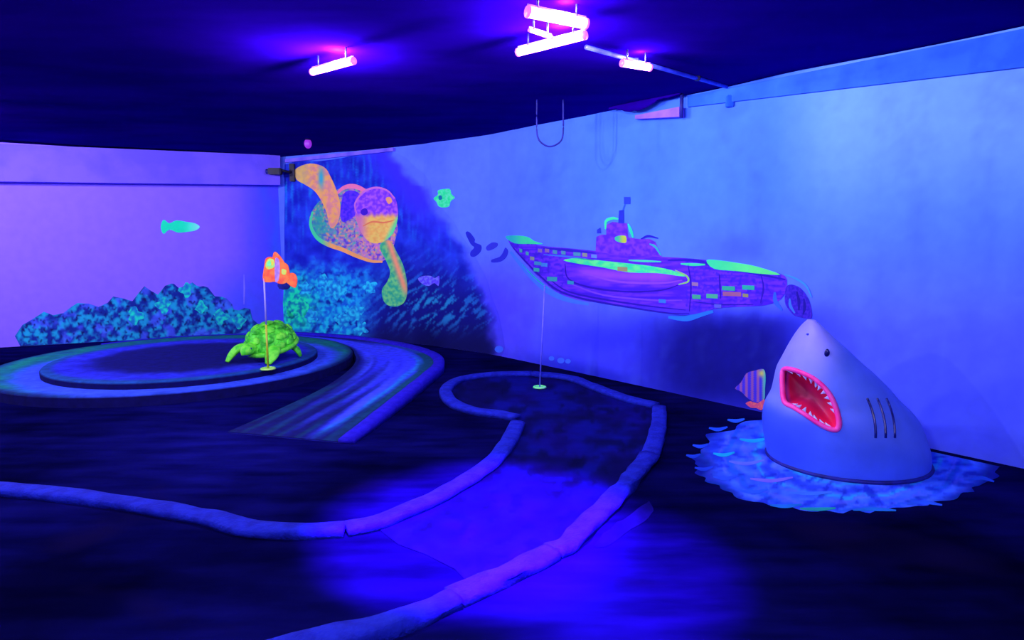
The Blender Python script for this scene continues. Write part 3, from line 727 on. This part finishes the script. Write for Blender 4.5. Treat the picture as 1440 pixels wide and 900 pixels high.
for i in range(len(o3)):
    s = i / (len(o3) - 1)
    for j in range(NV + 1):
        t = j / NV; p = o3[i].lerp(i3[i], t); vs_.append(p)
        x, y = proj(p)
        c = mix((46, 54, 244), (60, 72, 252), .5 + fbm(t * 8, s * 3, 2))
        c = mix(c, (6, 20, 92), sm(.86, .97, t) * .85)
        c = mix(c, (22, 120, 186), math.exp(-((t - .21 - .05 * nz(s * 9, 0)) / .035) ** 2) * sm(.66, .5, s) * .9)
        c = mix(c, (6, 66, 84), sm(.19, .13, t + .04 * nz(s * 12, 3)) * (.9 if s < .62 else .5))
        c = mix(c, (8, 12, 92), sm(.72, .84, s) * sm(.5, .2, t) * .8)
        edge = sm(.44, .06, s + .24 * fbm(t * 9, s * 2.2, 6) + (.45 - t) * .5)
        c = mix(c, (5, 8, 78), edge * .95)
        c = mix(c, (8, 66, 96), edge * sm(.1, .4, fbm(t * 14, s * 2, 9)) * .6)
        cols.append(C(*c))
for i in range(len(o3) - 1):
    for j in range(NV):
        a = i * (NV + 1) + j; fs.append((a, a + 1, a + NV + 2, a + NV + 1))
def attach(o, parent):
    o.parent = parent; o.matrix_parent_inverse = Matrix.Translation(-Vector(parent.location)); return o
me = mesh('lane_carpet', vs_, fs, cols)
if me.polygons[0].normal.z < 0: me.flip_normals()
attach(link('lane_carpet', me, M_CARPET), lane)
def skirt(pts, name):
    v, f = [], []
    for p in pts: v.append(p - Vector((0, 0, .002))); v.append(Vector((p.x, p.y, 0)))
    for i in range(len(pts) - 1): f.append((2 * i, 2 * i + 1, 2 * i + 3, 2 * i + 2))
    return attach(link(name, mesh(name, v, f), M_LANESIDE), lane)
skirt(i3, 'side_board'); skirt(o3, 'side_board'); skirt([o3[0].lerp(i3[0], k / 8) for k in range(9)], 'front_board')
def border(pts, name, w=.06, h=.05, mat=M_CURB2):
    prof = [(-w, -.08), (-w, h * .6), (-w * .5, h), (w * .5, h), (w, h * .6), (w, -.08)]
    v = sweep([Vector(p) for p in pts], prof, name, mat, None, .006, 2.0)
    for q in v.data.vertices: q.co.z = max(q.co.z, 0.0)
    return attach(v, lane)
oc = [p + (p - q).normalized() * .05 for p, q in zip(o3, i3)]
border(oc, 'lane_border', .065, .035)
# far rail that carries on behind the mound to the left
back = [Vector((D1.x + 2.16 * math.cos(a), D1.y + 2.16 * math.sin(a), .06)) for a in [math.radians(62 + k * 4) for k in range(22)]]
border(back, 'lane_border', .05, .03)

# ------------------------------------------------------------------ golf cups and flag sticks
def cup(p, mat, label, r=.062):
    e = empty('golf_cup', p); tag(e, label, 'golf cup', 'golf cups')
    prof = [(r * .8, .002), (r * .8, .012), (r * .9, .016), (r * 1.05, .013), (r * 1.15, .001)]
    seg = 28; v, f = [], []
    for j in range(seg):
        a = 2 * math.pi * j / seg
        for (rr, z) in prof: v.append((rr * math.cos(a), rr * math.sin(a), z))
    m = len(prof)
    for j in range(seg):
        for k in range(m): f.append((j * m + k, ((j + 1) % seg) * m + k, ((j + 1) % seg) * m + (k + 1) % m, j * m + (k + 1) % m))
    link('cup_rim', fixn(mesh('cup_rim', v, f, None, True)), mat, e)
    v = [(r * .82 * math.cos(2 * math.pi * j / seg), r * .82 * math.sin(2 * math.pi * j / seg), .008) for j in range(seg)]
    link('cup_plate', mesh('cup_plate', v, [tuple(range(seg))]), mat, e)
    return e
p1 = onz(377, 519, Z2 + .002)
cup(p1, M_CUPY, 'yellow-green golf cup ring on the mound in front of green turtle', .07)
p2 = onz(759, 545, .006)
cup(p2, M_CUP, 'mint green golf cup ring at the back of keyhole lane', .062)

top1 = ondepth(371, 385, p1.y + .02)
fs1 = empty('fish_flagstick', p1); tag(fs1, 'yellow flagstick on the mound carrying an orange clownfish flag', 'flagstick')
def attw(o, par): o.parent = par; o.matrix_parent_inverse = Matrix.Translation(-Vector(par.location)); return o
mid1 = p1.lerp(top1, .47)
st = Vector((0, 0, .010))
attw(tube([p1 + st, mid1], .011, 'lower_pole', M_POLEY), fs1)['label'] = 'yellow lower half of pole'
attw(tube([mid1, top1], .0095, 'upper_pole', M_POLEW), fs1)['label'] = 'pale upper half of pole'
# clownfish flag: solid cut-out about 2 cm thick, standing in the plane of the photo
def slab(name, px, d, mat, parent, th=.02, smooth=3, dy=0.0):
    poly = smooth_poly(px, smooth) if smooth else px
    v2, _, f2, *_r = delaunay_2d_cdt([Vector(p) for p in poly], [(i, (i + 1) % len(poly)) for i in range(len(poly))], [], 1, 1e-4)
    n = len(v2); v = [ondepth(q.x, q.y, d) + Vector((0, dy - th / 2, 0)) for q in v2] + [ondepth(q.x, q.y, d) + Vector((0, dy + th / 2, 0)) for q in v2]
    f = [tuple(t) for t in f2] + [tuple(n + k for k in reversed(t)) for t in f2]
    cnt = {}
    for t in f2:
        for a, b in zip(t, list(t[1:]) + [t[0]]): cnt[(a, b)] = 1
    for (a, b) in cnt:
        if (b, a) not in cnt: f.append((b, a, a + n, b + n))
    return attw(link(name, fixn(mesh(name, v, f)), mat), parent)
dF = top1.y
fish = slab('clownfish_flag', [(370, 394), (372, 374), (374, 364), (380, 361), (388, 364), (396, 368), (404, 372), (407, 382), (407, 392), (402, 398), (394, 399), (386, 396), (379, 397)], dF, M_ORANGE, fs1)
def fsub(name, px, mat, th, dy=0.0, s=3):
    o = slab(name, px, dF, mat, fs1, th, s, dy); o.parent = fish; o.matrix_parent_inverse = fs1.matrix_parent_inverse @ Matrix.Translation(-Vector(fs1.location)); return o
fsub('dorsal_fin', [(384, 364), (386, 354), (392, 358), (398, 366), (400, 371), (392, 367)], M_ORANGE, .016)
fsub('tail_fin', [(404, 386), (413, 384), (418, 392), (416, 404), (409, 402), (403, 396)], M_ORANGE, .014)
fsub('belly_fin', [(391, 398), (402, 397), (408, 402), (404, 407), (393, 406)], M_DARKEYE, .016, s=2)
fsub('stripe', [(388, 363), (393, 366), (394, 380), (392, 394), (388, 396), (387, 380)], M_STRIPE, .026)
fsub('head_patch', [(374, 372), (378, 364), (385, 365), (387, 374), (382, 378), (376, 378)], M_YELL, .026)
fsub('eye', [(376, 370), (379, 366.5), (382, 369), (381, 373), (377, 374)], M_CUP, .03)
fsub('side_fin', [(397, 378), (403, 380), (402, 386), (397, 385)], M_YELL, .026)
# fix parents of sub-parts (all meshes are in world coordinates)
bpy.context.view_layer.update()
for ch in list(fish.children): ch.matrix_parent_inverse = fish.matrix_world.inverted()

top2 = ondepth(766, 402, p2.y + .03)
fs2 = empty('golf_flagstick', p2); tag(fs2, 'thin bare lavender flagstick leaning slightly in the keyhole lane cup', 'flagstick')
attw(tube([p2 + st, top2], .0075, 'pole', M_POLEB), fs2)
attw(ellipsoid(top2, (.011, .011, .011), 'tip', M_POLEB, None, 10, 8), fs2)

# ------------------------------------------------------------------ green turtle statue
tp = onz(374, 506, Z2)
tt = empty('turtle_statue', tp, math.radians(-14)); tag(tt, 'fluorescent green turtle statue propped on its flippers on the mound', 'statue')
tilt = Matrix.Rotation(math.radians(14), 4, 'X')
SR = (.255, .29, .225); SC = Vector((0.03, .06, .195))
shell = ellipsoid(SC, SR, 'shell', M_GREEN, tt, 32, 20, tilt, -.28)
def on_shell(az, el, k=1.0):
    v = Vector((math.cos(el) * math.cos(az) * SR[0] * k, math.cos(el) * math.sin(az) * SR[1] * k, math.sin(el) * SR[2] * k))
    return SC + tilt @ v
def scute(az, el, w, h, k):
    v, f = [], []
    for (sc, kk) in ((1.0, 1.0), (.86, 1.055), (.5, 1.075)):
        for j in range(6):
            a = 2 * math.pi * j / 6 + .3
            v.append(on_shell(az + w * sc * math.cos(a) / max(.25, math.cos(el)), min(el + h * sc * math.sin(a), math.pi / 2), kk))
    v.append(on_shell(az, el, 1.085))
    for r_ in range(2):
        for j in range(6): f.append((r_ * 6 + j, r_ * 6 + (j + 1) % 6, r_ * 6 + 6 + (j + 1) % 6, r_ * 6 + 6 + j))
    for j in range(6): f.append((12 + j, 12 + (j + 1) % 6, 18))
    return link('scute', fixn(mesh('scute', v, f)), M_GREEN2 if k % 2 else M_GREEN, shell)
k = 0
for el, cnt, w, h, ph in ((.10, 12, .23, .2, 0), (.52, 10, .26, .2, .3), (.98, 6, .28, .21, 0.2)):
    for j in range(cnt): scute(ph + 2 * math.pi * j / cnt, el, w, h, k); k += 1
v = [on_shell(2 * math.pi * j / 7, 1.28, 1.06) for j in range(7)] + [on_shell(0, math.pi / 2, 1.085)]
link('scute', fixn(mesh('scute', v, [(j, (j + 1) % 7, 7) for j in range(7)])), M_GREEN2, shell)
rimp = [SC + tilt @ Vector((math.cos(2 * math.pi * j / 40) * SR[0] * 1.04, math.sin(2 * math.pi * j / 40) * SR[1] * 1.04, -.035)) for j in range(40)]
sweep(rimp, circ(.028, 8), 'shell_rim', M_GREEN2, tt, closed=True)
hd_ = loft([(0, -.16, .17), (0, -.23, .17), (-.01, -.29, .165), (-.015, -.34, .145), (-.02, -.38, .12)], [(.06, .055), (.062, .058), (.07, .065), (.06, .052), (.012, .014)], 'head', M_GREEN2, tt)
for s in (-1, 1):
    ellipsoid((s * .052 - .012, -.315, .178), (.016, .014, .018), 'eye', M_DARKEYE, hd_, 10, 8)
loft([(-.02, -.372, .112), (-.018, -.345, .108), (-.015, -.31, .102)], [(.03, .006), (.045, .010), (.05, .010)], 'mouth', M_DARKEYE, hd_, 10)
loft([(-.14, -.10, .17), (-.22, -.17, .15), (-.265, -.23, .085), (-.29, -.28, .014)], [(.07, .04), (.075, .042), (.06, .034), (.036, .014)], 'flipper', M_GREEN2, tt)
loft([(.17, -.10, .17), (.215, -.17, .14), (.225, -.23, .075), (.22, -.28, .014)], [(.07, .04), (.08, .042), (.075, .034), (.04, .014)], 'flipper', M_GREEN2, tt)
loft([(-.14, .22, .15), (-.20, .29, .09), (-.23, .35, .014)], [(.06, .03), (.06, .03), (.03, .014)], 'flipper', M_GREEN, tt)
loft([(.19, .18, .15), (.265, .20, .10), (.31, .21, .014)], [(.06, .03), (.06, .03), (.03, .014)], 'flipper', M_GREEN, tt)
loft([(.03, .33, .13), (.03, .42, .10), (.03, .48, .08)], [(.035, .025), (.025, .018), (.006, .006)], 'tail', M_GREEN, tt)

# ------------------------------------------------------------------ shark rearing out of the floor
SHD = onz(1190, 646).y
def sh_pt(px, py, dd=0.0): return ondepth(px, py, SHD + dd)
shark = empty('shark_statue', (sh_pt(1190, 646).x, SHD, 0)); tag(shark, 'pale blue shark statue rearing from floor with pink-rimmed open jaws', 'statue')
# sections: (y px, left px, right px, depth radius m, centre depth m)
SECS = [(652, 1086, 1292, .46, 0.0), (630, 1082, 1294, .47, 0.0), (605, 1078, 1288, .46, 0.0), (585, 1078, 1280, .44, .0), (570, 1082, 1268, .42, 0), (556, 1091, 1254, .40, .01), (540, 1095, 1240, .375, .01), (522, 1099, 1222, .34, .01), (505, 1106, 1202, .29, 0.0), (488, 1113, 1184, .235, -.01), (472, 1120, 1166, .17, -.02), (458, 1127, 1152, .10, -.03), (449, 1134, 1143, .04, -.03)]
S3 = catmull([Vector((a, b, c)) for a, b, c, _, _ in SECS], 8); S4 = catmull([Vector((d, e, 0)) for _, _, _, d, e in SECS], 8)
SN = 112; v, f, cols = [], [], []
for (a, b) in zip(S3, S4):
    y, l, r = a; dr, dc = b.x, b.y
    cl, cr = sh_pt(l, y), sh_pt(r, y); z = max(0, cl.z) if y < 645 else 0.0
    cx = (cl.x + cr.x) / 2; rx = (cr.x - cl.x) / 2
    for j in range(SN):
        q = 2 * math.pi * j / SN
        v.append(Vector((cx + rx * math.cos(q), SHD + dc + dr * math.sin(q), z)))
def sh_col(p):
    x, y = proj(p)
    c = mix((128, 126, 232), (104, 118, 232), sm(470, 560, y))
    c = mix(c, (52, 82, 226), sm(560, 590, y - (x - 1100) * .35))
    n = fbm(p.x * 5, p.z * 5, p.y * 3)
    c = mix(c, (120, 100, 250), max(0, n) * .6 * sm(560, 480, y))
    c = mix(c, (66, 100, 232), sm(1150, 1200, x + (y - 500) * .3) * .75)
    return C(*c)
for i in range(len(S3) - 1):
    for j in range(SN): f.append((i * SN + j, i * SN + (j + 1) % SN, (i + 1) * SN + (j + 1) % SN, (i + 1) * SN + j))
f.append(tuple((len(S3) - 1) * SN + j for j in range(SN)))
full = fixn(mesh('shark_full', v, f)); bvh = BVHTree.FromPolygons([p.co[:] for p in full.vertices], [tuple(p.vertices) for p in full.polygons])
EYE = Vector((0, 0, CAM_H))
def on_shark(px, py):
    h = bvh.ray_cast(EYE, ray(px, py).normalized())
    return (h[0], h[1]) if h[0] is not None else None
MOUTH = smooth_poly([(1101, 521), (1112, 519), (1128, 524), (1144, 532), (1158, 544), (1169, 559), (1176, 576), (1180, 594), (1177, 604), (1166, 603), (1150, 595), (1132, 583), (1116, 573), (1103, 565), (1100, 543)], 5)
keep = []
for p in full.polygons:
    c = p.center
    if (c - EYE).dot(p.normal) < 0:
        x, y = proj(c)
        if inside(MOUTH, x, y): continue
    keep.append(tuple(p.vertices))
vv = [p.co.copy() for p in full.vertices]
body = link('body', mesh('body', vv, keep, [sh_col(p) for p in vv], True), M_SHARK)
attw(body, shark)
# mouth cavity: rings running back from the rim
rim3 = []
for (x, y) in MOUTH:
    h = on_shark(x, y)
    if h is None:
        for dx in range(1, 14):
            h = on_shark(x + dx, y)
            if h: break
    rim3.append(h[0])
cen = sum(rim3, Vector()) / len(rim3); inward = (cen - EYE).normalized(); inward.z *= .3; inward.normalize()
v, f, cols = [], [], []; NR = len(rim3)
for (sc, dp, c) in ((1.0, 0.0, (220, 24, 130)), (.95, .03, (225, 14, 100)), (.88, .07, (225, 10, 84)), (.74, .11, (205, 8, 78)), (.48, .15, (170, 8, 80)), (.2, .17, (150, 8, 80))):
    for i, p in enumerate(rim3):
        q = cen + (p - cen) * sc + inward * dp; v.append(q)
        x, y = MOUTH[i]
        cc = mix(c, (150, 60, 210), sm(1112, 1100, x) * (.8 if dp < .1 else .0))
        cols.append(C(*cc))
for k in range(5):
    for i in range(NR): f.append((k * NR + i, k * NR + (i + 1) % NR, (k + 1) * NR + (i + 1) % NR, (k + 1) * NR + i))
f.append(tuple(5 * NR + i for i in range(NR)))
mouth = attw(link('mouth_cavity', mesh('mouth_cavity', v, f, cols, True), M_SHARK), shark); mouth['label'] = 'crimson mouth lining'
gum = attw(sweep(rim3, circ(.0165, 8), 'gum_rim', M_RIM, None, .004, 1.0, up=inward, closed=True), shark); gum['label'] = 'hot pink gum rim'
def tooth(px, py, tx, ty, r=.017):
    a = min(range(NR), key=lambda i: (MOUTH[i][0] - px) ** 2 + (MOUTH[i][1] - py) ** 2)
    base = rim3[a] + inward * .006; dirv = (cen - base).normalized()
    e = base + dirv * .046 + inward * .004; base += dirv * .008
    t = (e - base).normalized(); s = t.cross(inward).normalized(); u = s.cross(t)
    v = [base + s * r * math.cos(2 * math.pi * j / 8) + u * r * .55 * math.sin(2 * math.pi * j / 8) for j in range(8)] + [e]
    return attw(link('tooth', fixn(mesh('tooth', v, [(j, (j + 1) % 8, 8) for j in range(8)] + [tuple(reversed(range(8)))])), M_TOOTH), shark)
for (x, y) in [(1122, 522), (1131, 525), (1140, 530), (1149, 536), (1156, 543), (1163, 551), (1169, 560), (1174, 570), (1177, 581), (1110, 519),
               (1112, 571), (1120, 575), (1129, 581), (1138, 587), (1147, 593), (1156, 598), (1165, 602)]:
    tooth(x, y, 0, 0)
h = on_shark(1163, 497); attw(ellipsoid(h[0], (.017, .012, .030), 'eye', M_DARKEYE, None, 14, 10), shark)
h = on_shark(1136, 470)
if h: attw(ellipsoid(h[0], (.012, .008, .007), 'nostril', M_CONDUIT, None, 10, 8), shark)
for gx in (1222, 1236, 1249):
    pts = [on_shark(gx + k * 2 - (k - 3) ** 2 * .3, 560 + k * 8) for k in range(8)]
    pts = [q[0] for q in pts if q]
    if len(pts) > 3: attw(tube(pts, .008, 'gill_slit', M_DARKEYE, None, 8), shark)
base_ring = [Vector((p.x, p.y, 0.012)) + (Vector((p.x, p.y, 0)) - Vector((sh_pt(1189, 646).x, SHD, 0))).normalized() * .008 for p in vv[0:SN:2]]
attw(sweep(base_ring, circ(.014, 8), 'base_seam', M_CABLE, None, closed=True), shark)

# ------------------------------------------------------------------ black-light bars on the ceiling
def light_bar(pa, pb, label, watts=BAR_WATTS, group=None, housing=True, glow=M_LED, r=.024):
    pa, pb = Vector(pa), Vector(pb); c = (pa + pb) / 2; d = pb - pa; L = d.length; rz = math.atan2(d.y, d.x)
    e = empty('black_light_bar', c, rz); tag(e, label, 'light', 'black light bars')
    h = L / 2
    zt = CEIL - c.z
    box('housing', (-h - .01, -.004, r), (h + .01, .004, r + .012), M_HOUSING, e, .001)
    tube([(-h, 0, 0), (h, 0, 0)], r, 'light_tube', glow, e, 14)
    for s in (-1, 1):
        tube([(s * h, 0, 0), (s * (h + .014), 0, 0)], r * 1.08, 'end_cap', M_LEDPINK, e, 14)
        tube([(s * h * .7, 0, r), (s * h * .7, 0, zt + .02)], .006, 'hanger', M_BLACK, e, 8)
    for s in (-.5, .5):
        la = bpy.data.lights.new('black_light', 'POINT'); la.shadow_soft_size = r
        la.energy = watts / 2; la.color = ROOM_LIGHT
        lo = bpy.data.objects.new('black_light', la); COL.objects.link(lo); lo.parent = e; lo.location = (s * h * .6, 0, s * 2 * r * (2.05 if s < 0 else 2.6))
    return e
ZL = 2.77
light_bar(onz(440, 101, ZL), onz(496, 86, ZL), 'pink-white glowing black light bar at the left of ceiling', BAR_WATTS * 1.2)
light_bar(onz(730, 73, ZL), onz(821, 50, ZL), 'largest glowing black light bar slanting at the centre of ceiling', BAR_WATTS * .62, r=.026)
light_bar(onz(744, 17, ZL), onz(822, 33, ZL), 'pink black light bar just above the large central bar', BAR_WATTS * .3, r=.03)
light_bar(onz(746, 43, ZL), onz(774, 52, ZL), 'shortest thin black light bar between the two central bars', BAR_WATTS * .04, r=.010)
light_bar(onz(876, 89, ZL), onz(913, 95, ZL), 'small white glowing black light bar toward the right wall', BAR_WATTS * .14)
# unseen bars of the same kind, added to even out light on the walls
for (x, y, rz, n, kw) in [(-6.4, 6.0, .3, 'far left above the ramp side', 3.0), (-4.2, 2.6, .2, 'left of the viewer', 3.0), (-1.6, -.8, -.2, 'behind the viewer at centre', 2.2), (2.6, -.6, .4, 'behind the viewer on the right', 1.2)]:
    a = Vector((x - .35 * math.cos(rz), y - .35 * math.sin(rz), ZL)); b = Vector((x + .35 * math.cos(rz), y + .35 * math.sin(rz), ZL))
    light_bar(a, b, 'added unseen black light bar hanging ' + n, BAR_WATTS * kw)

# small violet lamp on the far ceiling
sl = onz(433, 202, CEIL - .06)
e = empty('ceiling_spot', sl); tag(e, 'tiny violet glowing lamp on the ceiling before the painted turtle', 'lamp')
ellipsoid((0, 0, 0), (.05, .05, .065), 'bulb', M_SMALLLED, e, 14, 10); tube([(0, 0, .04), (0, 0, .10)], .035, 'socket', M_BLACK, e, 12)

# two violet spot cans over the near lane (they throw the pools on the floor)
def spot_can(pos, target, watts, deg, blend, label):
    pos, target = Vector(pos), Vector(target); d = (target - pos).normalized()
    e = empty('spot_can', pos); tag(e, label, 'spotlight', 'violet spot cans')
    tube([-d * .16, -d * .02], .06, 'can', M_BLACK, e, 16); tube([-d * .15, Vector((0, 0, CEIL + .02 - pos.z))], .012, 'hanger', M_BLACK, e, 8)
    la = bpy.data.lights.new('violet_spot', 'SPOT'); la.energy = watts; la.color = SPOT_COL; la.spot_size = math.radians(deg); la.spot_blend = blend; la.shadow_soft_size = .04
    lo = bpy.data.objects.new('violet_spot', la); COL.objects.link(lo); lo.parent = e; lo.location = d * .01
    lo.rotation_euler = d.to_track_quat('-Z', 'Y').to_euler()
spot_can((-.25, 2.2, 2.55), onz(670, 745), 7500, 39, .6, 'black spot can over the near lane, aimed at the lane floor')
spot_can((.75, 1.5, 2.55), onz(835, 795), 3600, 31, .7, 'black spot can over the near floor, aimed beside the curb')

# ------------------------------------------------------------------ ceiling clutter
dC = 6.4
loop = [ondepth(755, 140, dC), ondepth(755, 165, dC), ondepth(755, 185, dC), ondepth(758, 197, dC), ondepth(766, 204, dC), ondepth(774, 206, dC), ondepth(783, 203, dC), ondepth(790, 196, dC), ondepth(792, 183, dC), ondepth(792, 165, dC), ondepth(792, 140, dC)]
o = tube(catmull(loop, 5), .008, 'hanging_cable', M_CABLE, None, 8); tag(o, 'thin dark cable loop hanging from the ceiling', 'cable')
a, b = onz(824, 66, CEIL - .015), onz(1026, 139, CEIL - .015)
b = on_wall(1026, 142, .05); b.z = CEIL - .015
ct = empty('conduit', (a + b) / 2); tag(ct, 'straight blue conduit running along ceiling to the right wall', 'pipe')
attw(tube([a, b], .016, 'pipe', M_CONDUIT), ct)
for t in (.3, .75):
    q = a.lerp(b, t); attw(box('clip', q - Vector((.02, .02, .018)), q + Vector((.02, .02, .07)), M_BLACK, None, .004), ct)
bl = on_wall(1028, 143, .02); o = box('conduit_end_box', bl - Vector((.03, .03, .05)), bl + Vector((.03, .03, .05)), M_TRIM, None, .006); attw(o, ct)
# lilac ceiling board and black post at the wall head
pa = [on_wall(902, 164, .10), on_wall(964, 152, .10), on_wall(964, 166, .10), on_wall(902, 169, .10)]
pb_ = [on_wall(902, 164, .02), on_wall(964, 152, .02), on_wall(964, 166, .02), on_wall(902, 169, .02)]
o = link('lilac_board', fixn(mesh('lilac_board', pa + pb_, [(0, 1, 2, 3), (7, 6, 5, 4), (0, 4, 5, 1), (1, 5, 6, 2), (2, 6, 7, 3), (3, 7, 4, 0)])), M_PANEL)
tag(o, 'lilac board fixed under the ceiling edge above the submarine', 'board')
q1, q2 = on_wall(966, 136, .09), on_wall(966, 167, .09)
o = tube([Vector((q2.x, q2.y, q2.z)), Vector((q2.x, q2.y, CEIL + .01))], .018, 'ceiling_post', M_CABLE, None, 10); tag(o, 'short dark post hanging beside the lilac board', 'post')
# drooping edge of ceiling sheeting
v, f = [], []; N = 22
for i in range(N + 1):
    px = 868 + (968 - 868) * i / N; k = i / N
    p = on_wall(px, 150, .13); drop = .02 + .07 * math.sin(math.pi * min(1, k * 1.25)) ** 2 * (1 if k < .8 else .0) + .02 * nz(i * .7, 3)
    for (dz, dn) in ((.03, 0), (-drop * .6, .012), (-drop, 0), (-drop, -.02), (.03, -.03)):
        v.append(Vector((p.x, p.y - dn, CEIL + dz)))
for i in range(N):
    for j in range(5): f.append((i * 5 + j, i * 5 + (j + 1) % 5, (i + 1) * 5 + (j + 1) % 5, (i + 1) * 5 + j))
f.append((0, 1, 2, 3, 4)); f.append(tuple(N * 5 + j for j in (4, 3, 2, 1, 0)))
o = link('ceiling_flap', fixn(mesh('ceiling_flap', v, f, None, True)), M_CEIL); tag(o, 'drooping dark flap of ceiling sheeting beside the lilac board', 'sheet')
# dark camera on a bracket in the corner
q = on_wall(414, 243, .03); e = empty('wall_camera', q); tag(e, 'small dark camera on a bracket in the wall corner', 'camera')
box('mounting_plate', (-.05, -.03, -.14), (.03, .03, .14), M_BLACK, e, .006)
tube([(-.02, -.02, 0), (-.14, -.14, .02)], .022, 'arm', M_BLACK, e, 8)
box('camera_body', (-.32, -.24, -.05), (-.12, -.12, .05), M_BLACK, e, .012)
loft([(-.32, -.18, 0), (-.36, -.18, 0)], [(.035, .035), (.04, .04)], 'lens_hood', M_CABLE, e, 12)
